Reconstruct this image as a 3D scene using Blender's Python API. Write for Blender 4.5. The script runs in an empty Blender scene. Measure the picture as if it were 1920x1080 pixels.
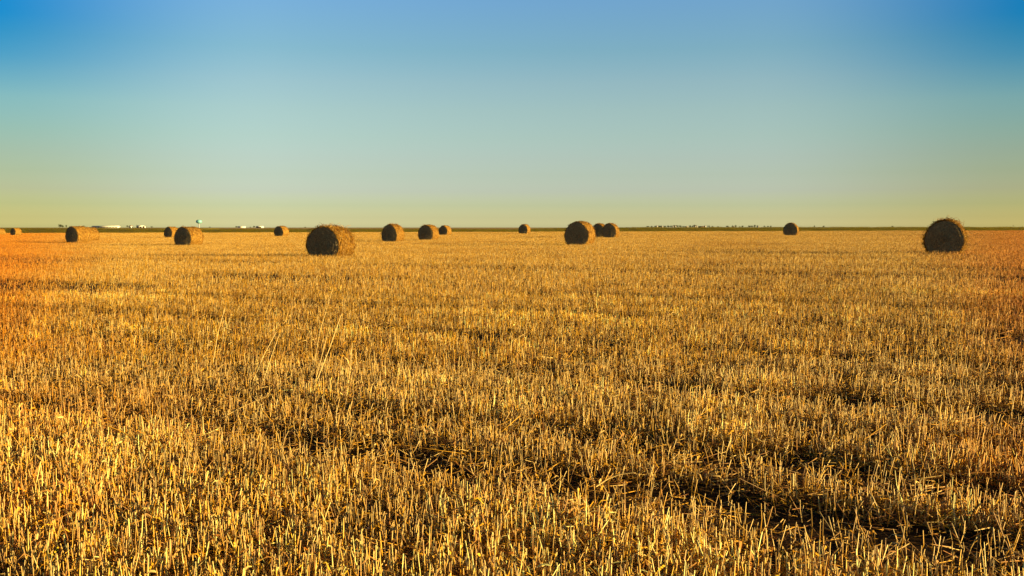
import bpy, math, random
import numpy as np

S = bpy.context.scene
ROOT = S.collection
rad = math.radians
RNG = np.random.default_rng(11)
random.seed(11)

# ------------------------------------------------------------------ camera
CAM_H, F, HORIZON = 1.6, 1900.0, 426.5          # eye height, focal length and horizon row in photo pixels
cam = bpy.data.objects.new('camera', bpy.data.cameras.new('camera'))
ROOT.objects.link(cam)
cam.data.sensor_width = 36.0
cam.data.lens = 36.0 * F / 1920.0
cam.data.clip_start, cam.data.clip_end = 0.05, 30000.0
cam.location = (0, 0, CAM_H)
cam.rotation_euler = (math.pi / 2 - math.atan((540 - HORIZON) / F), 0, 0)
S.camera = cam

# ------------------------------------------------------------------ exposure
S.view_settings.view_transform = 'Standard'
S.view_settings.look = 'None'
S.view_settings.exposure = 1.28
S.view_settings.gamma = 1.0

# ------------------------------------------------------------------ sun and sky
SUN_EL, SUN_ROT = 8.5, 105.0                    # low sun on the right, a little behind the camera
sun = bpy.data.objects.new('sun', bpy.data.lights.new('sun', 'SUN'))
ROOT.objects.link(sun)
sun.data.energy, sun.data.angle, sun.data.color = 5.0, rad(0.5), (1.0, 0.735, 0.285)
sun.rotation_euler = (rad(90 - SUN_EL), 0, rad(180 - SUN_ROT))
sun.location = (60, -8, 40)

world = bpy.data.worlds.new('World')
S.world = world
world.use_nodes = True
nt = world.node_tree
bg = nt.nodes['Background']
bg.inputs['Strength'].default_value = 0.0615


def N(tree, kind, **kw):
    n = tree.nodes.new(kind)
    for k, v in kw.items():
        setattr(n, k, v)
    return n


def math_node(tree, op, a, b=None, clamp=False):
    n = N(tree, 'ShaderNodeMath', operation=op, use_clamp=clamp)
    for i, v in enumerate((a, b)):
        if v is None:
            continue
        if isinstance(v, (int, float)):
            n.inputs[i].default_value = v
        else:
            tree.links.new(v, n.inputs[i])
    return n.outputs[0]


def vmul(tree, a, b):
    n = N(tree, 'ShaderNodeVectorMath', operation='MULTIPLY')
    for i, v in enumerate((a, b)):
        if isinstance(v, tuple):
            n.inputs[i].default_value = v
        else:
            tree.links.new(v, n.inputs[i])
    return n.outputs[0]


def ramp(tree, fac, stops):
    n = N(tree, 'ShaderNodeValToRGB')
    el = n.color_ramp.elements
    while len(el) < len(stops):
        el.new(0.5)
    for e, (p, c) in zip(el, stops):
        e.position = p
        e.color = (*c, 1)
    if fac is not None:
        tree.links.new(fac, n.inputs[0])
    return n.outputs[0]


def smooth(tree, v, a, b):
    n = N(tree, 'ShaderNodeMapRange', interpolation_type='SMOOTHSTEP')
    tree.links.new(v, n.inputs['Value'])
    n.inputs['From Min'].default_value = a
    n.inputs['From Max'].default_value = b
    return n.outputs[0]


sky = N(nt, 'ShaderNodeTexSky', sky_type='NISHITA', sun_disc=False)
sky.sun_elevation, sky.sun_rotation = rad(SUN_EL), rad(SUN_ROT)
tc = N(nt, 'ShaderNodeTexCoord')
sep = N(nt, 'ShaderNodeSeparateXYZ')
nt.links.new(tc.outputs['Generated'], sep.inputs[0])
# colour of the air by height above the horizon (stored at half value)
z4 = math_node(nt, 'MULTIPLY', sep.outputs['Z'], 2.0, True)
tint = ramp(nt, z4, [(0.0, (1.1184, 1.3242, 1.4617)), (0.0068, (1.1184, 1.3242, 1.4617)), (0.0195, (0.8806, 1.0737, 1.2527)), (0.0426, (0.6522, 0.8386, 1.0859)), (0.07, (0.5638, 0.6898, 1.0508)), (0.1014, (0.5196, 0.623, 0.8589)), (0.1329, (0.5121, 0.5965, 0.7822)), (0.1746, (0.5006, 0.5958, 0.7103)), (0.2264, (0.495, 0.5915, 0.6731)), (0.2778, (0.4658, 0.5789, 0.6722)), (0.3387, (0.3756, 0.5566, 0.678)), (0.3888, (0.3586, 0.5552, 0.7423)), (0.4283, (0.3504, 0.5557, 0.8004)), (0.6, (0.2, 0.27, 0.3)), (0.9, (0.1, 0.13, 0.13))])
tint2 = vmul(nt, tint, (2.0, 2.0, 2.0))
ax = math_node(nt, 'ABSOLUTE', sep.outputs['X'])
side = smooth(nt, ax, .22, .47)  # vignette painted into the sky colour: deeper blue towards the upper sides
mixlow = N(nt, 'ShaderNodeMix', data_type='RGBA')
nt.links.new(side, mixlow.inputs['Factor'])
mixlow.inputs[6].default_value = (1, 1, 1, 1)
nt.links.new(ramp(nt, sep.outputs['Z'], [(.012, (.80, .75, .54)), (.035, (.75, .72, .53)), (.075, (.63, .70, .62)), (.115, (.50, .70, .74)),
                                        (.15, (.20, .56, .78)), (.185, (.008, .48, .80))]), mixlow.inputs[7])
skycol = vmul(nt, vmul(nt, sky.outputs[0], tint2), mixlow.outputs[2])
nt.links.new(skycol, bg.inputs['Color'])


# ------------------------------------------------------------------ helpers
def tag(o, label=None, cat=None, group=None, kind=None):
    for k, v in (('label', label), ('category', cat), ('group', group), ('kind', kind)):
        if v:
            o[k] = v
    return o


def empty(name, loc, rz=0.0):
    o = bpy.data.objects.new(name, None)
    o.empty_display_size = 0.2
    ROOT.objects.link(o)
    o.location = loc
    o.rotation_euler = (0, 0, rz)
    return o


def link(name, mesh, parent=None, mat=None, coll=None):
    o = bpy.data.objects.new(name, mesh)
    (coll or ROOT).objects.link(o)
    if mat and not mesh.materials:
        mesh.materials.append(mat)
    if parent:
        o.parent = parent
    return o


class Soup:
    """gathers vertices, faces and a colour per vertex; one mesh out"""

    def __init__(s):
        s.v, s.q, s.t, s.c, s.n = [], [], [], [], 0

    def add(s, v, quads=None, tris=None, col=(1, 1, 1)):
        v = np.asarray(v, float).reshape(-1, 3)
        c = np.asarray(col, float)
        if c.ndim == 1:
            c = np.tile(c, (len(v), 1))
        s.v.append(v)
        s.c.append(c)
        if quads is not None and len(quads):
            s.q.append(np.asarray(quads, int) + s.n)
        if tris is not None and len(tris):
            s.t.append(np.asarray(tris, int) + s.n)
        s.n += len(v)

    def rods(s, P, R, col, sides=3):
        """P (n,k,3) centre lines, R (n,k) radii, col (n,3)"""
        n, k, _ = P.shape
        d = P[:, -1] - P[:, 0]
        d /= np.linalg.norm(d, axis=1, keepdims=True) + 1e-9
        ref = np.where(np.abs(d[:, 2:3]) > .9, np.array([[1., 0, 0]]), np.array([[0, 0, 1.]]))
        a = np.cross(d, ref)
        a /= np.linalg.norm(a, axis=1, keepdims=True)
        b = np.cross(d, a)
        ph = RNG.uniform(0, 6.28, n)[:, None] + np.arange(sides)[None] * 2 * np.pi / sides
        off = a[:, None] * np.cos(ph)[..., None] + b[:, None] * np.sin(ph)[..., None]
        V = P[:, :, None] + off[:, None] * R[:, :, None, None]
        base = (np.arange(n) * k * sides)[:, None, None]
        i = np.arange(k - 1)[None, :, None] * sides
        j = np.arange(sides)[None, None, :]
        j2 = (j + 1) % sides
        q = np.stack([base + i + j, base + i + j2, base + i + sides + j2, base + i + sides + j], -1).reshape(-1, 4)
        top = (np.arange(n) * k * sides + (k - 1) * sides)[:, None]
        if sides == 3:
            cv = np.repeat(col.reshape(-1, 3), sides if col.ndim == 3 else k * sides, 0)
            s.add(V, q, top + np.arange(3)[None], cv)
        else:
            s.add(V, q, None, np.repeat(col, k * sides, 0))

    def ribbons(s, P, W, side, col):
        n, k, _ = P.shape
        V = np.stack([P - side[:, None] * W[..., None], P + side[:, None] * W[..., None]], 2)
        base = (np.arange(n) * k * 2)[:, None]
        i = np.arange(k - 1)[None] * 2
        q = np.stack([base + i, base + i + 1, base + i + 3, base + i + 2], -1).reshape(-1, 4)
        s.add(V, q, None, np.repeat(col, k * 2, 0))

    def box(s, x0, x1, y0, y1, z0, z1, col=(1, 1, 1)):
        v = [(x, y, z) for z in (z0, z1) for x, y in ((x0, y0), (x1, y0), (x1, y1), (x0, y1))]
        s.add(v, [(3, 2, 1, 0), (4, 5, 6, 7), (0, 1, 5, 4), (1, 2, 6, 5), (2, 3, 7, 6), (3, 0, 4, 7)], None, col)

    def mesh(s, name, mat=None, smooth=False):
        v = np.concatenate(s.v)
        c = np.concatenate(s.c)
        q = np.concatenate(s.q) if s.q else np.zeros((0, 4), int)
        t = np.concatenate(s.t) if s.t else np.zeros((0, 3), int)
        m = bpy.data.meshes.new(name)
        m.vertices.add(len(v))
        m.vertices.foreach_set('co', v.astype(np.float32).ravel())
        m.loops.add(q.size + t.size)
        m.loops.foreach_set('vertex_index', np.concatenate([q.ravel(), t.ravel()]).astype(np.int32))
        m.polygons.add(len(q) + len(t))
        tot = np.concatenate([np.full(len(q), 4), np.full(len(t), 3)]).astype(np.int32)
        m.polygons.foreach_set('loop_start', np.concatenate([[0], np.cumsum(tot)[:-1]]).astype(np.int32))
        if smooth:
            m.polygons.foreach_set('use_smooth', np.ones(len(tot), bool))
        at = m.attributes.new('Col', 'FLOAT_COLOR', 'POINT')
        at.data.foreach_set('color', np.c_[c, np.ones(len(c))].astype(np.float32).ravel())
        m.update(calc_edges=True)
        if mat:
            m.materials.append(mat)
        return m


def material(name):
    m = bpy.data.materials.new(name)
    m.use_nodes = True
    t = m.node_tree
    return m, t, t.nodes['Principled BSDF']


def noise(t, scale, detail=4, vec=None, rough=.6):
    n = N(t, 'ShaderNodeTexNoise')
    n.inputs['Scale'].default_value = scale
    n.inputs['Detail'].default_value = detail
    n.inputs['Roughness'].default_value = rough
    if vec is not None:
        t.links.new(vec, n.inputs['Vector'])
    return n.outputs[0]


def position(t):
    return N(t, 'ShaderNodeNewGeometry').outputs['Position']


def straw_material(name, rough=.55, spec=.35, patches=True, gain=1.0):
    """each straw's own colour (attribute) with broad tone patches, and an orange vignette cast put into the colour"""
    m, t, b = material(name)
    at = N(t, 'ShaderNodeAttribute', attribute_name='Col')
    col = at.outputs['Color']
    if patches:
        pos = position(t)
        n1 = noise(t, .09, 3, pos)
        f1 = ramp(t, n1, [(.32, (.84, .78, .66)), (.5, (1, 1, 1)), (.68, (1.0, 1.0, .9))])
        col = vmul(t, col, f1)
        sp = N(t, 'ShaderNodeSeparateXYZ')
        t.links.new(pos, sp.inputs[0])
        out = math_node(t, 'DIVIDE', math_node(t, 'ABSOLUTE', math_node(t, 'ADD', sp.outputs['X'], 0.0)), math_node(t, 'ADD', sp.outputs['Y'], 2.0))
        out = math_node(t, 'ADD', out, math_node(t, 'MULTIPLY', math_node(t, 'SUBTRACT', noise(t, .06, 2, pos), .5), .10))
        edge_cast = math_node(t, 'MULTIPLY', smooth(t, out, .36, .50), math_node(t, 'MULTIPLY', smooth(t, sp.outputs['Y'], 3, 14), .9))  # orange vignette cast towards both sides, painted into the straw colour
        tot = edge_cast
        for cx, cy, r, k in ((-8.2, 12.0, 4.2, .6), (4.4, 6.0, 2.4, .6), (-4.6, 8.0, 2.6, .35), (-3.2, 5.4, 1.5, .35)):  # the same painted orange cast at near spots left and right
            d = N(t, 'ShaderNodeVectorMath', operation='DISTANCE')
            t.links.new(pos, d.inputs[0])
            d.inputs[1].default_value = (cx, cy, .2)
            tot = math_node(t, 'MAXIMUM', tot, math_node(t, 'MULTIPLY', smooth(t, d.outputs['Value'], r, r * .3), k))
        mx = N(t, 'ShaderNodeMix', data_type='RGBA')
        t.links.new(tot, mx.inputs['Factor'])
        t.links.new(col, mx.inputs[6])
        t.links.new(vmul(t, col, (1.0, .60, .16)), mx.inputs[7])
        col = mx.outputs[2]
    if gain != 1.0:
        col = vmul(t, col, (gain, gain, gain))
    t.links.new(col, b.inputs['Base Color'])
    b.inputs['Roughness'].default_value = rough
    b.inputs['Specular IOR Level'].default_value = spec
    return m


M_STUBBLE = straw_material('stubble straw')
M_LOOSE = straw_material('loose straw', patches=False)


def attr_material(name, rough=.8, spec=.2):
    return straw_material(name, rough, spec, False)


# ------------------------------------------------------------------ terrain
SA, SB = .0047, .00205                           # the field rises gently to the right and away


def sstep(a, b, x):
    t = np.clip((np.asarray(x, float) - a) / (b - a), 0, 1)
    return t * t * (3 - 2 * t)


def edge_y(x):
    """far edge of the stubble field"""
    return 238 - .335 * np.asarray(x, float)


def zt(x, y):
    x, y = np.asarray(x, float), np.asarray(y, float)
    p = SA * np.clip(x, -170, 130) + SB * np.clip(y, -60, 330)
    f = np.maximum(sstep(20, 420, y - edge_y(x)), np.maximum(sstep(260, 700, np.abs(x)), sstep(60, 500, -y)))
    return p * (1 - f) + .72 * f


def ground_at(px, py, up=0.0):
    """where the sight line through a photo pixel meets the field (or `up` metres above it)"""
    u, w = (px - 960) / F, (py - HORIZON) / F
    d = (CAM_H - up) / (w + SA * u + SB)
    return np.array([u * d, d, float(zt(u * d, d))])


def axis(lo, hi, step, far):
    a = list(np.arange(lo, hi + .1, step))
    g = step
    while a[-1] < far:
        g *= 1.28
        a.append(a[-1] + g)
    g = step
    while a[0] > -far:
        g *= 1.28
        a.insert(0, a[0] - g)
    return np.array(a)


xs, ys = axis(-240, 240, 6, 9000), axis(-30, 660, 6, 9500)
gx, gy = np.meshgrid(xs, ys)
gz = zt(gx, gy)
nx, ny = len(xs), len(ys)
gi = np.arange(nx * ny).reshape(ny, nx)
so = Soup()
so.add(np.stack([gx, gy, gz], -1), np.stack([gi[:-1, :-1], gi[:-1, 1:], gi[1:, 1:], gi[1:, :-1]], -1).reshape(-1, 4))

m, t, b = material('soil and far fields')
pos = position(t)
sepp = N(t, 'ShaderNodeSeparateXYZ')
t.links.new(pos, sepp.inputs[0])
fine = noise(t, 38, 8, pos, .75)
mid = noise(t, 1.3, 5, pos)
soil = ramp(t, fine, [(.30, (.014, .007, .004)), (.5, (.048, .022, .009)), (.62, (.12, .055, .015)), (.75, (.30, .15, .03))])
soil = vmul(t, soil, ramp(t, mid, [(.3, (.6, .6, .6)), (.7, (1, 1, 1))]))
# beyond the crop: pale dry land in long strips, some of it green
mp = N(t, 'ShaderNodeMapping')
t.links.new(pos, mp.inputs[0])
mp.inputs['Scale'].default_value = (.0011, .0045, 1)
strip = noise(t, 1.0, 3, mp.outputs[0])
farcol = ramp(t, strip, [(.35, (.36, .22, .07)), (.5, (.50, .33, .12)), (.60, (.42, .26, .085)), (.72, (.30, .22, .06))])
e0 = math_node(t, 'ADD', sepp.outputs['Y'], math_node(t, 'MULTIPLY', sepp.outputs['X'], .335))
isfar = smooth(t, e0, 240, 246)
mx = N(t, 'ShaderNodeMix', data_type='RGBA')
t.links.new(isfar, mx.inputs['Factor'])
t.links.new(soil, mx.inputs[6])
t.links.new(farcol, mx.inputs[7])
t.links.new(mx.outputs[2], b.inputs['Base Color'])
b.inputs['Roughness'].default_value = .95
b.inputs['Specular IOR Level'].default_value = .1
bp = N(t, 'ShaderNodeBump')
bp.inputs['Strength'].default_value = .8
bp.inputs['Distance'].default_value = .04
t.links.new(fine, bp.inputs['Height'])
t.links.new(bp.outputs[0], b.inputs['Normal'])
tag(link('ground', so.mesh('ground', m, True)), kind='structure')

# ------------------------------------------------------------------ stubble
U, V = np.array([.853, -.522]), np.array([.522, .853])      # along and across the drill rows
PALE, GOLD, BROWN = np.array([.86, .61, .24]), np.array([.72, .38, .022]), np.array([.32, .115, .014])


def straw_cols(n, w=(.34, .46, .20), gain=1.0):
    k = RNG.choice(3, n, p=np.array(w) / sum(w))
    c = np.stack([PALE, GOLD, BROWN])[k]
    j = (k + 1) % 3
    f = RNG.uniform(0, .35, (n, 1))
    c = c * (1 - f) + np.stack([PALE, GOLD, BROWN])[j] * f
    return np.clip(c * RNG.uniform(.6, 1.15, (n, 1)) * gain, 0, .92)


_ph = RNG.uniform(0, 6.28, (10, 2))
_k = RNG.normal(0, 1, (10, 2))


def patchy(x, y, scale):
    s = 0
    for i in range(10):
        s = s + np.sin((_k[i, 0] * x + _k[i, 1] * y) / scale * 2.2 + _ph[i, 0])
    return s / 10 ** .5 / .75                      # about -2..2


def density(x, y):
    """how thickly the stubble stands: a thick strip, and the wheel tracks of the harvester"""
    p = V[0] * x + V[1] * y
    w = .16 * patchy(x, y, 2.2) + .07 * patchy(y, x, .5)
    p = p + w
    d = np.ones_like(p)
    d = np.where((p > 2.9) & (p < 4.75), 1.9, d)
    right = sstep(-2.5, 2.2, x)                     # the tracks are worn barer to the right
    for c, h, k in ((5.2, .40, .85), (6.35, .42, .80), (7.55, .22, .40), (8.95, .46, .78), (10.3, .28, .42), (11.7, .50, .72), (13.3, .30, .40),
                    (15.2, .6, .70), (17.2, .4, .40), (19.5, .65, .68), (22.2, .5, .45), (25.5, .6, .5)):
        k = k * np.clip(.92 + .22 * patchy(x + 7, y - 3, 1.6), .45, 1.15)
        kk = np.minimum(k, .8) * (.6 + .4 * right) if c < 9.5 else np.minimum(k * 1.3, .8)
        d = d * (1 - kk * (1 - sstep(h * .55, h * 1.25, np.abs(p - c))))
    return d * np.clip(1 + np.where(d > 1.3, .10, .24) * patchy(x, y, .45) + .20 * patchy(y, x, 3.), .15, 1.8)


def grow(so, x, y, z, thick, h=(.09, .205), lean=.095, rscale=1.0, leaf=.8, litter=1.6, loose=None, rings=2, bright=1.0):
    """standing stalks at x, y with dead leaf blades, and cut straw lying between them"""
    n = len(x)
    bright = np.broadcast_to(np.asarray(bright, float), (n,))[:, None]
    L = (.85 + .15 * np.clip(thick, .3, 1)) * RNG.uniform(*h, n) * RNG.choice([1, .55, 1.25], n, p=[.66, .26, .08])
    ln = lean * (1 + 1.1 * (thick < .5) + 2.5 * (RNG.uniform(0, 1, n) < .07))
    dx, dy = RNG.normal(.02, 1, n) * ln, RNG.normal(0, 1, n) * ln
    top = np.stack([dx * L, dy * L, L * np.sqrt(np.clip(1 - .5 * (dx ** 2 + dy ** 2), .3, 1))], 1)
    P0 = np.stack([x, y, z - .01], 1)
    r = RNG.uniform(.0019, .0035, n) * rscale
    if rings == 3:
        mid = P0 + top * .55 + np.c_[RNG.normal(0, .007, (n, 2)), np.zeros(n)]
        P = np.stack([P0, mid, P0 + top], 1)
        R = np.stack([r * 1.1, r, r * .92], 1)
    else:
        P = np.stack([P0, P0 + top], 1)
        R = np.stack([r * 1.08, r * .92], 1)
    col = straw_cols(n, (.36, .46, .18), bright)
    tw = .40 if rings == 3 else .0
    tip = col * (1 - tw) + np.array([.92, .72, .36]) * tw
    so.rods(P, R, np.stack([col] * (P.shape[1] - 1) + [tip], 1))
    # dead blades hanging from the stalks
    m = int(n * leaf)
    i = RNG.integers(0, n, m)
    at = P0[i] + top[i] * RNG.uniform(.15, .95, (m, 1))
    a = RNG.uniform(0, 6.28, m)
    d = np.stack([np.cos(a), np.sin(a), np.zeros(m)], 1)
    ll = RNG.uniform(.03, .10, m)
    up = RNG.uniform(-.2, .9, m)
    p1 = at + d * (ll * .5)[:, None] + np.c_[np.zeros((m, 2)), ll * .5 * up]
    p2 = p1 + d * (ll * .4)[:, None] + np.c_[np.zeros((m, 2)), -ll * RNG.uniform(.1, .8, m)]
    sd = np.stack([-np.sin(a), np.cos(a), RNG.normal(0, .6, m)], 1)
    w = RNG.uniform(.0016, .0042, m) * rscale
    so.ribbons(np.stack([at, p1, p2], 1), np.stack([w, w, w * .35], 1), sd, straw_cols(m, (.18, .46, .36), bright[i]))
    # cut straw and chaff lying about
    m = int(n * litter)
    i = RNG.integers(0, n, m)
    c = P0[i] + np.c_[RNG.normal(0, .09, (m, 2)), np.abs(RNG.normal(.012, .03, m)) + .012]
    a = RNG.uniform(0, 6.28, m)
    ll = RNG.gamma(2., .024, m) + .012
    el = RNG.normal(0, .35, m)
    d = np.stack([np.cos(a) * np.cos(el), np.sin(a) * np.cos(el), np.sin(el)], 1) * ll[:, None]
    r = RNG.uniform(.0012, .0030, m) * rscale
    so.rods(np.stack([c - d, c + d], 1), np.stack([r, r], 1), straw_cols(m, (.12, .38, .50), bright[i]))


NEAR = 24.0
so = Soup()
# rows of stalks close to the camera
ROW = .17
ub, vb = np.arange(-30, 30), None
pmin, pmax = V @ np.array([-3, 2]), 30.0
pp, uu = [], []
for p in np.arange(-4, 34, ROW):
    k = int(60 / .0060)
    pp.append(np.full(k, p))
    uu.append(RNG.uniform(-30, 30, k))
pp, uu = np.concatenate(pp), np.concatenate(uu)
pp = pp + RNG.normal(0, .034, len(pp))
x, y = U[0] * uu + V[0] * pp, U[1] * uu + V[1] * pp
inside = (y > 2.3) & (y < NEAR) & (np.abs(x) < .53 * y + 2.4)
x, y = x[inside], y[inside]
dn = density(x, y)
keep = RNG.uniform(0, 1, len(x)) < np.clip(dn / 1.95, .03, 1) * np.where(y > 12, .72, 1)
x, y, dn = x[keep], y[keep], dn[keep]
c1 = y < 11
for sel, rings, kw in ((c1, 3, dict(leaf=1.2, litter=2.2)), (~c1, 2, dict(leaf=.8, litter=1.3, rscale=1.15))):
    grow(so, x[sel], y[sel], zt(x[sel], y[sel]), dn[sel], rings=rings, bright=np.where(dn[sel] > 1.25, 1.5, .95), **kw)
# litter in the bare tracks
n = 7000
lx, ly = RNG.uniform(-8, 9, n), RNG.uniform(3, 15, n)
ok = (np.abs(lx) < .53 * ly + 1.6) & (density(lx, ly) < .5)
lx, ly = lx[ok], ly[ok]
n = len(lx)
a = RNG.uniform(0, 6.28, n)
ll = RNG.gamma(2., .03, n) + .012
c = np.c_[lx, ly, zt(lx, ly) + np.abs(RNG.normal(.008, .012, n)) + .006]
d = np.c_[np.cos(a) * ll, np.sin(a) * ll, RNG.normal(0, .2, n) * ll]
r = RNG.uniform(.0014, .0032, n)
so.rods(np.stack([c - d, c + d], 1), np.stack([r, r], 1), straw_cols(n, (.05, .25, .7), .6))

hidden = bpy.data.collections.new('tiles')        # sources of the instances, never linked to the scene
tiles = [so.mesh('stubble_near', M_STUBBLE)]
TILE = 3.0
specs = [(1.0, 1.25, 75)] * 5 + [(.33, 1.25, 75)] * 2 + [(1.0, 2.0, 30)] * 4 + [(.36, 2.0, 30)] * 2
for dens, rs, per in specs:
    s2 = Soup()
    k = int(per * dens * TILE * TILE * 1.5)
    u = RNG.uniform(0, TILE, k)
    p = np.floor(RNG.uniform(0, TILE, k) / ROW) * ROW + RNG.normal(ROW / 2, .034, k)
    wx, wy = U[0] * u + V[0] * p, U[1] * u + V[1] * p
    grow(s2, wx, wy, np.zeros(k), np.full(k, dens), rscale=rs, leaf=.55, litter=.9)
    tiles.append(s2.mesh('stubble_tile', M_STUBBLE))


def scatter(name, meshes, pts, idx, scale=None, mat=None):
    """one object: each point carries one of the meshes"""
    coll = bpy.data.collections.new(name + '_sources')
    for i, me in enumerate(meshes):
        coll.objects.link(bpy.data.objects.new('%s_%02d' % (name, i), me))
    me = bpy.data.meshes.new(name)
    me.vertices.add(len(pts))
    me.vertices.foreach_set('co', np.asarray(pts, np.float32).ravel())
    at = me.attributes.new('tile', 'INT', 'POINT')
    at.data.foreach_set('value', np.asarray(idx, np.int32))
    at = me.attributes.new('size', 'FLOAT_VECTOR', 'POINT')
    at.data.foreach_set('vector', np.asarray(scale if scale is not None else np.ones((len(pts), 3)), np.float32).ravel())
    o = link(name, me)
    g = bpy.data.node_groups.new(name, 'GeometryNodeTree')
    g.interface.new_socket('Geometry', in_out='INPUT', socket_type='NodeSocketGeometry')
    g.interface.new_socket('Geometry', in_out='OUTPUT', socket_type='NodeSocketGeometry')
    gi_, go = g.nodes.new('NodeGroupInput'), g.nodes.new('NodeGroupOutput')
    ci = g.nodes.new('GeometryNodeCollectionInfo')
    ci.inputs['Collection'].default_value = coll
    ci.inputs['Separate Children'].default_value = True
    ci.inputs['Reset Children'].default_value = True
    ip = g.nodes.new('GeometryNodeInstanceOnPoints')
    na = g.nodes.new('GeometryNodeInputNamedAttribute')
    na.data_type = 'INT'
    na.inputs['Name'].default_value = 'tile'
    nb = g.nodes.new('GeometryNodeInputNamedAttribute')
    nb.data_type = 'FLOAT_VECTOR'
    nb.inputs['Name'].default_value = 'size'
    L = g.links.new
    L(gi_.outputs[0], ip.inputs['Points'])
    L(ci.outputs[0], ip.inputs['Instance'])
    ip.inputs['Pick Instance'].default_value = True
    L(na.outputs['Attribute'], ip.inputs['Instance Index'])
    L(nb.outputs['Attribute'], ip.inputs['Scale'])
    L(ip.outputs[0], go.inputs[0])
    o.modifiers.new('scatter', 'NODES').node_group = g
    return o


uu, pp = np.meshgrid(np.arange(-330, 330, TILE), np.arange(-60, 330, TILE))
uu, pp = uu.ravel(), pp.ravel()
cx, cy = U[0] * (uu + 1.5) + V[0] * (pp + 1.5), U[1] * (uu + 1.5) + V[1] * (pp + 1.5)
ok = (cy > NEAR - .5) & (cy < edge_y(cx) - .6) & (np.abs(cx) < .53 * cy + 7)
uu, pp, cx, cy = uu[ok], pp[ok], cx[ok], cy[ok]
ox, oy = U[0] * uu + V[0] * pp, U[1] * uu + V[1] * pp
dist = np.hypot(cx, cy) + RNG.normal(0, 4, len(cx))
sparse = (patchy(cx, cy, 9.) + RNG.normal(0, .5, len(cx))) > 1.15
q = ((pp + 60) / TILE).astype(int) % 5
sparse |= ((q == 0) | (q == 2)) & (RNG.uniform(0, 1, len(q)) < np.where(q == 0, .92, .25))
far = dist > 125
idx = np.where(far, np.where(sparse, RNG.integers(12, 14, len(cx)), RNG.integers(8, 12, len(cx))),
               np.where(sparse, RNG.integers(6, 8, len(cx)), RNG.integers(1, 6, len(cx))))
pts = np.c_[ox, oy, zt(cx, cy)]
pts = np.r_[[[0, 0, 0]], pts]
idx = np.r_[[0], idx]
sc = np.ones((len(pts), 3))
sc[1:, 2] = RNG.uniform(.85, 1.15, len(cx))
tag(scatter('stubble', tiles, pts, idx, sc), 'golden cut stubble standing in rows across the whole field', 'stubble', kind='stuff')

# ------------------------------------------------------------------ green crop beyond the stubble
M_CROP = attr_material('crop leaves', .6, .3)
ct = M_CROP.node_tree
tr = N(ct, 'ShaderNodeBsdfTranslucent')
ct.links.new(ct.nodes['Principled BSDF'].inputs['Base Color'].links[0].from_socket, tr.inputs['Color'])
ms = N(ct, 'ShaderNodeMixShader')
ms.inputs[0].default_value = .45
ct.links.new(ct.nodes['Principled BSDF'].outputs[0], ms.inputs[1])
ct.links.new(tr.outputs[0], ms.inputs[2])
ct.links.new(ms.outputs[0], ct.nodes['Material Output'].inputs['Surface'])


def crop_top(x):
    """height of the crop's top above datum"""
    h = np.interp(x, [-400, -150, -128, -100, 0, 14, 27, 110, 400], [1.3, 1.35, 1.30, 1.18, 1.14, 1.36, 1.60, 1.65, 1.7])
    return h


def crop_depth(x):
    return np.interp(x, [-400, -140, -110, 8, 24, 400], [260, 200, 30, 30, 300, 420])


xs = np.arange(-330, 330, 1.5)

def crop_z(x, dist):
    g0 = zt(x, edge_y(x) + .8 + dist)
    return g0 + (crop_top(x) - .20 - g0) * sstep(-2, 20, dist) - .02


dl = np.r_[0, .15, .5, np.arange(1.5, 18, 1.5), 22, 25, 32, 45, 65, 100, 160, 260, 420]
so = Soup()
gx = np.tile(xs[:, None], (1, len(dl)))
dd = np.minimum(dl[None], crop_depth(xs)[:, None])
gy = edge_y(gx) + .8 + dd + .35 * np.sin(gx * 1.7)
gz = crop_z(gx, np.maximum(dd, 0)) + RNG.normal(0, .04, gx.shape)
gz[:, -1] = zt(gx[:, -1], gy[:, -1]) - .05
gi = np.arange(gx.size).reshape(gx.shape)
cc = np.array([.46, .37, .03])[None] * RNG.uniform(.6, 1.3, (gx.size, 1)) + RNG.uniform(0, .03, (gx.size, 1)) * np.array([[1, .5, .05]])
so.add(np.stack([gx, gy, gz], -1), np.stack([gi[:-1, :-1], gi[1:, :-1], gi[1:, 1:], gi[:-1, 1:]], -1).reshape(-1, 4), None, cc)
crop_meshes = [so.mesh('crop_mass', M_CROP)]
for v in range(5):
    s2 = Soup()
    m = 520
    r0 = np.c_[RNG.uniform(0, 3, (m, 2)), RNG.uniform(.05, 1.0, m) ** .7]
    a = RNG.uniform(0, 6.28, m)
    ll = RNG.uniform(.08, .22, m)
    d = np.c_[np.cos(a), np.sin(a), RNG.uniform(-.2, .9, m)] * ll[:, None]
    p1, p2 = r0 + d * .6, r0 + d + np.c_[np.zeros((m, 2)), -.3 * ll]
    sd = np.c_[-np.sin(a), np.cos(a), RNG.normal(0, .5, m)]
    w = RNG.uniform(.02, .05, m)
    k = RNG.choice(3, m, p=[.55, .3, .15])
    col = np.array([[.50, .43, .035], [.56, .43, .04], [.60, .36, .06]])[k] * RNG.uniform(.6, 1.3, (m, 1))
    s2.ribbons(np.stack([r0, p1, p2], 1), np.stack([w * .6, w, w * .3], 1), sd, col)
    crop_meshes.append(s2.mesh('crop_tile', M_CROP))
px_, py_ = [], []
for xx in np.arange(-215, 175, 2.6):
    for k in range(9):
        px_.append(xx + RNG.uniform(-.4, .4))
        py_.append(float(edge_y(xx)) + .3 + k * 2.7 + RNG.uniform(-.3, .3))
px_, py_ = np.array(px_), np.array(py_)
ok = np.abs(px_) < .53 * py_ + 22
px_, py_ = px_[ok], py_[ok]
zz = crop_z(px_, py_ - edge_y(px_) - .8) - .04
hh = .30 * RNG.uniform(.75, 1.4, len(px_))
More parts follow.
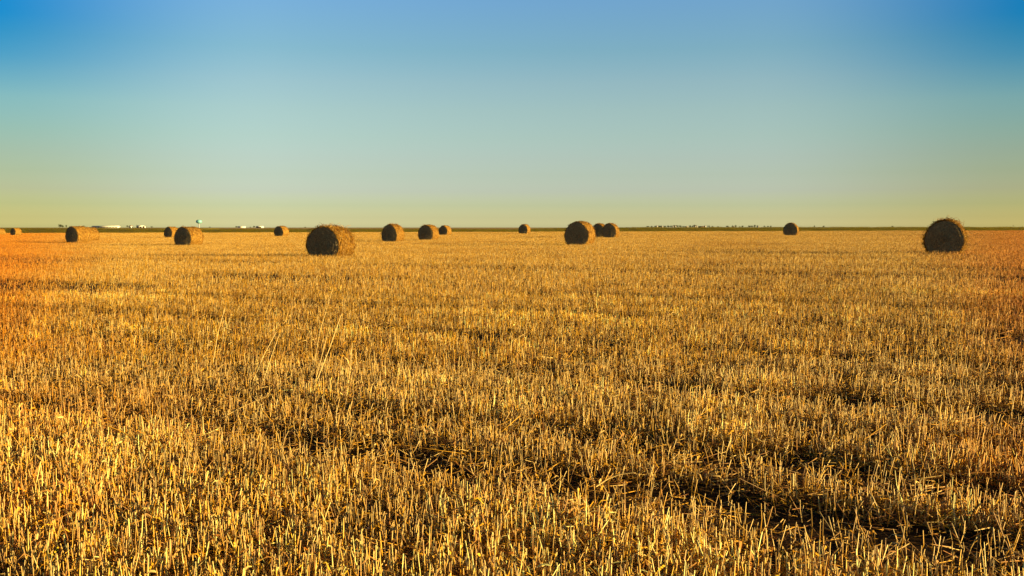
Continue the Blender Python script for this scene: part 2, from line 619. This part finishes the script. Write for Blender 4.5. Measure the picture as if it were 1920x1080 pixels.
pts = np.r_[[[0, 0, 0]], np.c_[px_, py_, zz]]
idx = np.r_[[0], RNG.integers(1, 6, len(px_))]
sc = np.ones((len(pts), 3))
sc[1:, 2] = hh
tag(scatter('crop', crop_meshes, pts, idx, sc), 'band of low green crop growing beyond the far edge of the stubble', 'crop', kind='stuff')

# ------------------------------------------------------------------ round bales
def bale_side_material():
    m, t, b = material('bale straw')
    at = N(t, 'ShaderNodeAttribute', attribute_name='Col')
    tcn = N(t, 'ShaderNodeTexCoord')
    mp = N(t, 'ShaderNodeMapping')
    t.links.new(tcn.outputs['Object'], mp.inputs[0])
    mp.inputs['Scale'].default_value = (9, 30, 9)
    n1 = noise(t, 1.0, 6, mp.outputs[0], .7)
    n2 = noise(t, 4.0, 4, tcn.outputs['Object'])
    col = vmul(t, at.outputs['Color'], ramp(t, n1, [(.34, (.22, .17, .12)), (.5, (.75, .7, .62)), (.66, (1, 1, 1))]))
    col = vmul(t, col, ramp(t, n2, [(.3, (.7, .62, .5)), (.6, (1, 1, 1))]))
    t.links.new(col, b.inputs['Base Color'])
    b.inputs['Roughness'].default_value = .8
    b.inputs['Specular IOR Level'].default_value = .2
    bp = N(t, 'ShaderNodeBump')
    bp.inputs['Strength'].default_value = .9
    bp.inputs['Distance'].default_value = .05
    t.links.new(n1, bp.inputs['Height'])
    t.links.new(bp.outputs[0], b.inputs['Normal'])
    return m


M_SIDE = bale_side_material()
m, t, b = material('weathered bale end')
tcn = N(t, 'ShaderNodeTexCoord')
n1 = noise(t, 14, 7, tcn.outputs['Object'], .75)
at = N(t, 'ShaderNodeAttribute', attribute_name='Col')
t.links.new(vmul(t, at.outputs['Color'], ramp(t, n1, [(.3, (.5, .47, .42)), (.55, (1, 1, 1)), (.72, (1.0, .95, .85))])), b.inputs['Base Color'])
b.inputs['Roughness'].default_value = .9
b.inputs['Specular IOR Level'].default_value = .1
bp = N(t, 'ShaderNodeBump')
bp.inputs['Strength'].default_value = 1.0
bp.inputs['Distance'].default_value = .04
t.links.new(n1, bp.inputs['Height'])
t.links.new(bp.outputs[0], b.inputs['Normal'])
M_END = m
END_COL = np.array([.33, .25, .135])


def profile(ph, W, H, egg, rr=1.0):
    """cross-section of a bale that has settled: flat underneath, a little wider low down"""
    c, s = np.cos(ph), np.sin(ph)
    z = np.maximum(s, -.80)
    z = (z + .80) / 1.80
    x = c * (1 - egg * (z - .45)) * np.where(s < -.80, .98, 1)
    return np.stack([x * W / 2 * rr, (z - .44) * H * rr + .44 * H], -1)


def make_bale(W, H, L, detail, egg=.12, shag=1.0):
    nph, nl = 72, 22
    ph = np.arange(nph) / nph * 2 * np.pi
    l = np.linspace(-L / 2, L / 2, nl)
    pr = profile(ph, W, H, egg)
    ks = RNG.integers(1, 7, 14)
    kl = RNG.uniform(-6, 6, 14)
    pz = RNG.uniform(0, 6.28, 14)
    PH, LL = np.meshgrid(ph, l)
    bump = sum(np.sin(ks[i] * PH + kl[i] * LL + pz[i]) / (1 + .25 * ks[i]) for i in range(14)) / 14
    bump = bump * .10 + RNG.normal(0, .011, bump.shape)
    rim = 1 - .035 * np.clip((np.abs(LL) - (L / 2 - .10)) / .10, 0, 1) ** 2
    f = (1 + bump / (W / 2)) * rim
    cz = .44 * H
    X = pr[None, :, 0] * f
    Z = np.maximum((pr[None, :, 1] - cz) * f + cz, 0)
    Y = LL + .025 * np.sin(3 * PH + pz[0]) * (np.abs(LL) > L / 2 - .02)
    grid = np.stack([X, Y, Z], -1)
    gi = np.arange(nph * nl).reshape(nl, nph)
    g2 = np.roll(gi, -1, 1)
    side = Soup()
    side.add(grid, np.stack([gi[:-1], g2[:-1], g2[1:], gi[1:]], -1).reshape(-1, 4), None, np.array([.46, .255, .045]))
    # straw sticking out of the roll
    def fuzz(n, lo, hi):
        a = RNG.uniform(-.9, np.pi + .9, n)
        yy = RNG.uniform(lo, hi, n)
        j = ((a % (2 * np.pi)) / (2 * np.pi) * nph).astype(int) % nph
        i = np.clip(((yy + L / 2) / L * (nl - 1)).round().astype(int), 0, nl - 1)
        p = grid[i, j].copy()
        p[:, 1] = yy
        nrm = np.stack([np.cos(a), np.zeros(n), np.sin(a)], 1)
        tan = np.stack([-np.sin(a), np.zeros(n), np.cos(a)], 1)
        ya = np.array([[0, 1, 0]])
        q = RNG.normal(0, .55, n)[:, None]
        d = tan * np.cos(q) * RNG.choice([-1, 1], n)[:, None] + ya * np.sin(q)
        ll = RNG.gamma(3., .035, n)[:, None] + .03
        lift = np.abs(RNG.normal(.10, .16, n))[:, None] * shag
        p0 = p + nrm * .002
        p1 = p0 + d * ll * .6 + nrm * ll * lift
        p2 = p1 + d * ll * .5 + nrm * ll * (lift - .35)
        p2[:, 2] = np.maximum(p2[:, 2], .01)
        r = RNG.uniform(.004, .011, n)
        side.rods(np.stack([p0, p1, p2], 1), np.stack([r, r, r * .6], 1), straw_cols(n, (.22, .40, .38)))
    fuzz(int(2600 * detail), -L / 2 + .01, L / 2 - .01)
    fuzz(int(420 * detail), -L / 2 - .015, -L / 2 + .08)
    fuzz(int(250 * detail), L / 2 - .08, L / 2 + .015)
    ends = []
    for sgn in (-1, 1):
        e = Soup()
        nr = 14
        ring0 = grid[0 if sgn < 0 else -1]
        cen = np.array([0, sgn * L / 2, cz])
        rr = np.linspace(1, 0.04, nr)
        sp = np.array([.028 * np.sin(2 * np.pi * (6 * r_ + ph / (2 * np.pi))) for r_ in rr])
        Vv = cen[None, None] + (ring0 - cen)[None] * rr[:, None, None]
        dep = sp * (rr[:, None] < .96) * (rr[:, None] > .06) + RNG.normal(0, .008, sp.shape) * (rr[:, None] < .97)
        bul = .05 * (1 - rr[:, None] ** 2)
        Vv[..., 1] += sgn * (bul + dep)
        ri = np.arange(nr * nph).reshape(nr, nph)
        r2 = np.roll(ri, -1, 1)
        qd = np.stack([ri[:-1], r2[:-1], r2[1:], ri[1:]], -1).reshape(-1, 4)
        if sgn > 0:
            qd = qd[:, ::-1]
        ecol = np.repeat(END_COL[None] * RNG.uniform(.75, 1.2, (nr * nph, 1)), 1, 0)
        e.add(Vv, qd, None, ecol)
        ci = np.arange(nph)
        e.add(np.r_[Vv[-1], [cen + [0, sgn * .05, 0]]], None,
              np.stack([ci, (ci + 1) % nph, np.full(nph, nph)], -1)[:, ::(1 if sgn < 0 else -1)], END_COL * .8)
        n = int(700 * detail)                     # short weathered straws lying in the coil
        k, j = RNG.integers(1, nr - 1, n), RNG.integers(0, nph, n)
        p = Vv[k, j] + np.c_[np.zeros(n), np.full(n, sgn * .008), np.zeros(n)]
        rel = p - cen
        tan = np.stack([-rel[:, 2], np.zeros(n), rel[:, 0]], 1)
        tan /= np.linalg.norm(tan, axis=1, keepdims=True)
        ll = RNG.uniform(.03, .10, n)[:, None]
        jit = RNG.normal(0, .3, (n, 3)) * np.array([1, .35, 1])
        dd = (tan + jit) * ll
        p0, p1 = p - dd, p + dd
        p0[:, 2], p1[:, 2] = np.maximum(p0[:, 2], .02), np.maximum(p1[:, 2], .02)
        r = RNG.uniform(.003, .007, n)
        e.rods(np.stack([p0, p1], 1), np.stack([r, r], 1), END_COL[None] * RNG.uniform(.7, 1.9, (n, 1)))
        ends.append(e.mesh('end_face', M_END))
    return side.mesh('rolled_side', M_SIDE), ends


# front end centre px, base row, top row, end width px, roll angle extra, label
BALES = [
    (-5, 440, 428.5, 10, 0, 'orange lit round hay bale cut off by the left edge of the photo'),
    (25.5, 440.5, 427.5, 9, 0, 'tiny far hay bale with dark end beside the one cut off at the left edge'),
    (158, 451.5, 426.5, 20, 2, 'hay bale showing only its lit side, touching a dark ended bale'),
    (135.5, 454.5, 424.5, 21, 0, 'dark ended hay bale left of the long white shed, below dark trees'),
    (316, 444.5, 425.5, 14, 0, 'small round hay bale half hidden behind the bale below the water tower'),
    (343, 459.5, 425.5, 31, 0, 'round hay bale in front of the water tower, its dark end towards the camera'),
    (523, 442.5, 424.0, 17, 0, 'small lone round hay bale between the white sheds and the big shaggy bale'),
    (605, 479.5, 425.0, 61, 0, 'largest shaggy round hay bale left of centre with loose straw on its lit side'),
    (730, 452.5, 420.8, 29, 0, 'squat round hay bale standing alone just right of the big shaggy bale'),
    (798, 450.0, 421.8, 28, 0, 'round hay bale overlapping a smaller far bale behind its right side'),
    (831, 440.5, 422.8, 15, 0, 'small far round hay bale peeking out from behind the right side of another'),
    (980.5, 438.0, 420.5, 17, 0, 'small lone far round hay bale nearest the middle of the skyline'),
    (1081, 459.0, 415.5, 45, -2, 'big upright round hay bale with broad dark end just right of the middle'),
    (1121, 444.0, 419.3, 22, 0, 'left bale of the touching far pair, wedged between two other bales'),
    (1142, 445.0, 418.8, 26, 0, 'right bale of the touching far pair, fully visible with lit side'),
    (1481, 441.0, 418.0, 26, 0, 'lone far round hay bale on the right half of the field'),
    (1770, 473.8, 413.0, 69, -9, 'big dark round hay bale at the right with frayed straw on its top'),
]
for px, base, top, wpx, dr, label in BALES:
    g = ground_at(px, base, .10)
    d = g[1]
    yaw = rad(-20 + dr + random.uniform(-1.5, 1.5))
    n_end = np.array([math.sin(yaw), -math.cos(yaw)])
    view = np.array([g[0], d]) / math.hypot(g[0], d)
    cosv = abs(n_end @ view)
    H = CAM_H - (top - HORIZON) * d / F - g[2]
    W = wpx * d / F / max(cosv, .5)
    W = min(max(W, H * .95), H * 1.22)
    L = 1.62
    loc = g[:2] - n_end * L / 2
    near = d < 75
    det = 1.0 if near else (.55 if d < 130 else .28)
    sm, em = make_bale(W, H, L, det, shag=1.5 if 'shaggy' in label or 'frayed' in label else 1.0)
    o = empty('hay_bale', (loc[0], loc[1], float(zt(*loc)) - .01), yaw)
    tag(o, label, 'hay bale', 'round hay bales scattered over the stubble field')
    link('rolled_side', sm, o)
    for e in em:
        link('end_face', e, o)

# ------------------------------------------------------------------ tall stems and fallen straw in the foreground
STEMS = [
    ([(468, 722), (490, 668), (513, 624)], [(513, 624), (526, 611), (539, 612), (537, 622)], .0036,
     'dry stem leaning right whose folded tip droops back down'),
    ([(486, 726), (505, 668), (519, 628)], [(519, 628), (531, 606), (537, 578)], .0032,
     'dry stem with a thin upright blade, just right of the drooping one'),
    ([(583, 700), (597, 620), (620, 543)], [(606, 590), (612, 572), (624, 566)], .0032,
     'tallest dry stem reaching highest of the leaning bunch'),
    ([(586, 724), (598, 676), (609, 632)], [(609, 632), (614, 612), (616, 604)], .0036,
     'shorter dry stem leaning right at the left side of the bunch'),
    ([(590, 718), (615, 653), (636, 591)], [(636, 591), (648, 573), (661, 560)], .0044,
     'thickest leaning dry stem with a long blade bending right at its tip'),
    ([(396, 678), (404, 625), (417, 578)], [(405, 622), (417, 615), (430, 620)], .0035,
     'lone tall dry stem standing well left of the leaning bunch'),
    ([(649, 730), (654, 690), (657, 645)], [(654, 690), (648, 676), (643, 672)], .0035,
     'nearly upright dry stem just right of the leaning bunch'),
]


def path_from(pxs, d, base):
    bx, by = pxs[0]
    return np.array([[base[0] + (q[0] - bx) * d / F, base[1] + .0006 * (by - q[1]), base[2] + (by - q[1]) * d / F] for q in pxs])


for stem, blade, r, label in STEMS:
    b0 = ground_at(stem[0][0], stem[0][1] + 14)
    d = b0[1]
    pts = path_from([(stem[0][0], stem[0][1] + 14)] + stem, d, b0)
    loc = pts[0].copy()
    so = Soup()
    K = len(pts)
    so.rods((pts - loc)[None], np.array([[r * 1.1, r, r * .9, r * .75]]), np.array([[.86, .61, .24]]) * RNG.uniform(.85, 1.05), 6)
    o = empty('dry_stem', loc)
    tag(o, label, 'dry stem', 'tall dry stems standing above the stubble')
    link('stalk', so.mesh('stalk', M_LOOSE, True), o)
    bl = path_from([(stem[0][0], stem[0][1] + 14)] + blade, d, b0)[1:] - loc
    so = Soup()
    w = np.linspace(.007, .002, len(bl))
    so.ribbons(bl[None], w[None], np.array([[.3, .5, .8]]), straw_cols(1, (.6, .4, 0)))
    link('leaf_blade', so.mesh('leaf_blade', M_LOOSE), o)

FALLEN = [
    ([(1076, 980), (1098, 969), (1125, 967), (1150, 972), (1168, 987)], .0045, 'pale straw bowed in an arch at the edge of the bright strip, low centre'),
    ([(42, 660), (52, 648), (66, 640), (90, 637)], .0048, 'curved straw arching over the stubble near the left edge'),
    ([(412, 786), (440, 770), (475, 754), (506, 741)], .0046, 'long straight straw lying aslant below the tall leaning stems'),
    ([(196, 802), (222, 815), (246, 828), (270, 843)], .0042, 'long thin straw sloping down to the right in the lower left'),
    ([(1120, 918), (1142, 905), (1165, 896), (1195, 891)], .0048, 'bent straw propped on stubble at the sparse track, right of centre'),
]
for pxs, r, label in FALLEN:
    low = max(q[1] for q in pxs)
    g = ground_at(pxs[0][0], low, .10)
    d = g[1]
    pts = np.array([[(q[0] - 960) / F * d, d + .02 * math.sin(i), CAM_H - (q[1] - HORIZON) / F * d] for i, q in enumerate(pxs)])
    loc = pts[0].copy()
    so = Soup()
    so.rods((pts - loc)[None], np.linspace(r, r * .6, len(pts))[None], straw_cols(1, (1, .3, 0)), 6)
    o = link('fallen_straw', so.mesh('fallen_straw', M_LOOSE, True))
    o.location = loc
    tag(o, label, 'straw')

# ------------------------------------------------------------------ the skyline: tower, sheds, houses, trees
def plain(name, col, rough=.6, metal=0.0, scale=2.0, var=.18):
    m, t, b = material(name)
    n1 = noise(t, scale, 5, N(t, 'ShaderNodeTexCoord').outputs['Object'])
    lo = tuple(c * (1 - var) for c in col)
    t.links.new(ramp(t, n1, [(.3, lo), (.7, col)]), b.inputs['Base Color'])
    b.inputs['Roughness'].default_value = rough
    b.inputs['Metallic'].default_value = metal
    return m


M_WHITE = plain('white painted metal', (.80, .78, .72))
M_ROOF = plain('grey roof sheet', (.34, .33, .31), .5)
M_DARK = plain('dark opening', (.03, .028, .025), .8)
M_TANK = plain('pale teal tank paint', (.22, .55, .60), .4, 0, .3)
M_LEG = plain('grey tower shaft', (.42, .40, .36), .6)
M_BROWN = plain('brown boards', (.20, .12, .07), .8)
M_BARK = plain('bark', (.09, .06, .04), .9)


def far_loc(px, d):
    x = (px - 960) / F * d
    return x, d, float(zt(x, d))


# water tower
d = 3000.0
x, y, z = far_loc(374.2, d)
o = empty('water_tower', (x, y, z))
tag(o, 'teal and white water tower on one shaft rising above the left skyline', 'water tower')
def lathe(prof, seg=32):
    s = Soup()
    p = np.array(prof, float)
    a = np.arange(seg) / seg * 2 * np.pi
    v = np.stack([p[:, None, 0] * np.cos(a), p[:, None, 0] * np.sin(a), np.repeat(p[:, 1:2], seg, 1)], -1)
    gi = np.arange(len(p) * seg).reshape(len(p), seg)
    g2 = np.roll(gi, -1, 1)
    s.add(v, np.stack([gi[:-1], g2[:-1], g2[1:], gi[1:]], -1).reshape(-1, 4))
    return s
link('tank', lathe([(1.3, 12.2), (4.5, 13.0), (7.4, 14.8), (8.6, 17.0), (8.6, 19.6), (7.6, 21.6), (4.5, 23.2), (.05, 23.8)]).mesh('tank', M_TANK, True), o)
link('shaft', lathe([(2.6, -.5), (2.0, 1.0), (1.3, 3.0), (1.25, 12.3)]).mesh('shaft', M_LEG, True), o)
link('roof_vent', lathe([(.5, 23.7), (.5, 24.6), (.05, 24.9)], 12).mesh('roof_vent', M_LEG, True), o)


def shed(name, px0, px1, h, label, cat, depth=14.0, d=2000.0, group=None, wall=None, roofm=None, doors=3, gable=.35, yaw=0.0):
    x0, _, _ = far_loc(px0, d)
    x1, _, z = far_loc(px1, d)
    w = x1 - x0
    o = empty(name, ((x0 + x1) / 2, d, z), yaw)
    tag(o, label, cat, group)
    s = Soup()
    s.box(-w / 2, w / 2, 0, depth, -.3, h)
    link('wall', s.mesh('wall', wall or M_WHITE), o)
    s = Soup()
    rh = h * gable
    e = .5
    v = [(-w / 2 - e, -e, h + .02), (w / 2 + e, -e, h + .02), (w / 2 + e, depth / 2, h + rh), (-w / 2 - e, depth / 2, h + rh),
         (w / 2 + e, depth + e, h + .02), (-w / 2 - e, depth + e, h + .02)]
    s.add(v, [(0, 1, 2, 3), (3, 2, 4, 5), (0, 5, 4, 1)], [(0, 3, 5), (1, 4, 2)])
    link('roof', s.mesh('roof', roofm or M_ROOF), o)
    for k in range(doors):
        s = Soup()
        cx_ = -w / 2 + w * (k + .5) / doors
        dw = w / doors * (.36 if doors < 4 else .44)
        s.box(cx_ - dw, cx_ + dw, -.06, -.01, 0 if doors < 4 else h * .18, h * .66)
        link('door' if doors < 4 else 'window', s.mesh('opening', M_DARK), o)
    return o


shed('farm_shed', 173, 222, 2.9, 'long low white farm shed with dark open bays right of the bales at far left', 'shed', doors=9, roofm=M_WHITE, gable=.42)
shed('farm_shed', 257, 268, 3.6, 'pale pitched roof shed on the skyline midway between the long shed and water tower', 'shed', doors=2, roofm=M_WHITE)
shed('farm_shed', 446.5, 458.5, 2.8, 'left one of two small white sheds on the skyline right of the water tower', 'shed', doors=0, roofm=M_WHITE, gable=.2)
shed('farm_shed', 480.5, 492.5, 3.0, 'right one of two small white sheds on the skyline right of the water tower', 'shed', doors=1, roofm=M_WHITE, gable=.2)
shed('farm_house', 243.5, 247.5, 3.6, 'tiny white house tucked beside a dark tree right of the long shed', 'house', 8, doors=1, roofm=M_BROWN)
shed('farm_house', 269.5, 273, 2.8, 'tiny pale outbuilding touching the pitched roof shed', 'house', 6, doors=1)
for px0, px1, h, lab in (
        (1230, 1232.5, 3.2, 'white house at the left end of the far right tree line'),
        (1239.5, 1242.5, 2.6, 'cream house second from the left end of the far right tree line'),
        (1260.5, 1262, 3.0, 'narrow white house in the darkest stretch of the far tree line'),
        (1265, 1267, 3.4, 'taller white house in the darkest stretch of the far tree line'),
        (1284.5, 1289.5, 2.4, 'wide low cream house in a gap of the far tree line'),
        (1302, 1304.5, 3.4, 'white house just right of the tallest tree of the far line'),
        (1305.5, 1307.5, 2.8, 'small pink white house right of the tallest far tree'),
        (1320.5, 1323, 3.2, 'white house standing alone between two far tree clumps'),
        (1374.5, 1376, 2.8, 'narrow white house among the thin trees near the right of the line'),
        (1420, 1422.5, 2.8, 'white house at the right end of the far tree line')):
    shed('farm_house', px0, px1, h, lab, 'house', 7, group='houses along the far tree line', doors=1, d=2000.0, roofm=M_BROWN)
shed('barn', 1311, 1319.5, 2.6, 'low brown barn between two white houses on the far right skyline', 'barn', doors=2, wall=M_BROWN, roofm=M_BROWN)

M_LEAF = attr_material('tree leaves', .7, .2)


def make_tree(w, h, seed):
    r = np.random.default_rng(seed)
    n = 420
    k = 7
    cen = np.c_[r.normal(0, w * .22, (k, 2)), r.uniform(h * .38, h * .8, k)]
    i = r.integers(0, k, n)
    v = r.normal(0, 1, (n, 3))
    v /= np.linalg.norm(v, axis=1, keepdims=True)
    p = cen[i] + v * (r.uniform(.4, 1, (n, 1)) ** .5) * np.array([w * .27, w * .27, h * .2])
    a = r.normal(0, 1, (n, 3))
    a /= np.linalg.norm(a, axis=1, keepdims=True)
    b_ = np.cross(a, r.normal(0, 1, (n, 3)))
    b_ /= np.linalg.norm(b_, axis=1, keepdims=True)
    sz = r.uniform(.03, .07, (n, 1)) * h
    V = np.stack([p - a * sz, p + b_ * sz * .6, p + a * sz, p - b_ * sz * .6], 1)
    s = Soup()
    col = np.array([.045, .055, .018]) * r.uniform(.5, 1.5, (n, 1))
    s.add(V, np.arange(n * 4).reshape(n, 4), None, np.repeat(col, 4, 0))
    crown = s.mesh('crown', M_LEAF)
    s = Soup()
    s.rods(np.array([[[0, 0, -.2], [0, 0, h * .3], [w * .03, 0, h * .6]]]), np.array([[.045, .032, .015]]) * h, np.array([[1, 1, 1]]), 6)
    for q in cen[:4]:
        s.rods(np.array([[[0, 0, h * .28], list((q + [0, 0, h * .3]) / 2), list(q)]]), np.array([[.025, .018, .008]]) * h, np.array([[1, 1, 1]]), 5)
    return crown, s.mesh('trunk', M_BARK)


PROTO = [make_tree(1.0, 1.0, 40 + i) for i in range(5)]


def tree(px, wpx, hpx, label, group=None, d=2050.0):
    x, y, z = far_loc(px, d)
    o = empty('tree', (x, y, z), random.uniform(0, 6.28))
    s = d / F
    o.scale = (wpx * s, wpx * s, hpx * s)
    tag(o, label, 'tree', group)
    c, t_ = random.choice(PROTO)
    link('crown', c, o)
    link('trunk', t_, o)
    return o


tree(113.5, 7, 7.5, 'taller dark tree at the left end of the far farm, left of a hay bale')
tree(119.0, 6.5, 5.5, 'lower dark tree touching the tall one at the left end of the far farm')
tree(125.5, 3.5, 6, 'slim dark tree just above the left shoulder of the dark ended bale')
tree(159, 7, 5, 'dark tree peeping over the lit side of the bale before the long shed')
tree(241, 4.5, 5, 'dark round tree between the long white shed and the pitched roof shed')
tree(258, 2.5, 6, 'thin tree rising in front of the pitched roof shed')
tree(275, 5, 3, 'low bush like tree just right of the pitched roof shed')
tree(285.5, 5, 3.2, 'low dark tree alone on the skyline left of the water tower bales')
tree(394.5, 3.5, 2.6, 'tiny dark tree alone just right of the water tower')
tree(443.5, 5.5, 4, 'dark tree against the left end of the left small white shed')
tree(470, 2.6, 2.6, 'tiny dark tree midway between the two small white sheds')
tree(477.5, 4.5, 4.2, 'dark tree against the left end of the right small white shed')
tree(573.5, 4, 2.2, 'tiny low tree left of the big shaggy bale')
tree(596, 3.5, 5.5, 'dark tree just above the top of the big shaggy bale')
tree(601, 3, 5, 'small tree beside another above the big shaggy bale')
LINE = 'thin dark trees of the far right tree line'
for px, w, h in ((1214, 6, 3.4), (1221, 5, 3.6), (1228, 4, 3.8), (1235, 6, 4.2), (1239, 4, 4.4), (1246, 6, 4), (1252, 6, 4.2),
                 (1258, 4, 4), (1263.5, 6, 5), (1269, 6, 5), (1275, 6, 4.4), (1281, 5, 3.4), (1293.5, 5, 5.2), (1298.5, 4, 4),
                 (1328.5, 6, 4.2), (1335, 4, 3.2), (1345, 4, 2.6), (1364, 7, 3.4), (1372.5, 3, 4.4), (1379, 4, 5),
                 (1386.5, 3, 3), (1391.5, 5, 3.8), (1404, 6, 4.6), (1409.5, 5, 4), (1414, 5, 5.6), (1419, 3, 5), (1433, 4, 3.4),
                 (1439, 4, 3.6), (1444, 4, 3.8)):
    tree(px, w, h + .8, 'thin dark tree in the broken line of trees on the far right skyline', LINE)
tree(1302, 5.5, 6.8, 'tallest dark tree of the far right line, beside a white house')
tree(1525.5, 2.5, 5.5, 'single thin tree just right of the lone far bale on the right')
tree(1543, 5, 4.4, 'low dark tree right of the lone far bale on the right')
tree(1672, 4, 4.6, 'small dark tree on the skyline left of the big right hand bale')

# pole far off at the right
d = 1200.0
x, y, z = far_loc(1898, d)
o = empty('utility_pole', (x, y, z))
tag(o, 'thin wooden utility pole on the skyline at the far right', 'utility pole')
s = Soup()
s.rods(np.array([[[0, 0, -.3], [0, 0, 4.0]]]), np.array([[.16, .11]]), np.array([[1, 1, 1]]), 8)
link('post', s.mesh('post', M_BARK), o)
s = Soup()
s.box(-.75, .75, -.1, -.17, 3.4, 3.62)
link('crossarm', s.mesh('crossarm', M_BARK), o)
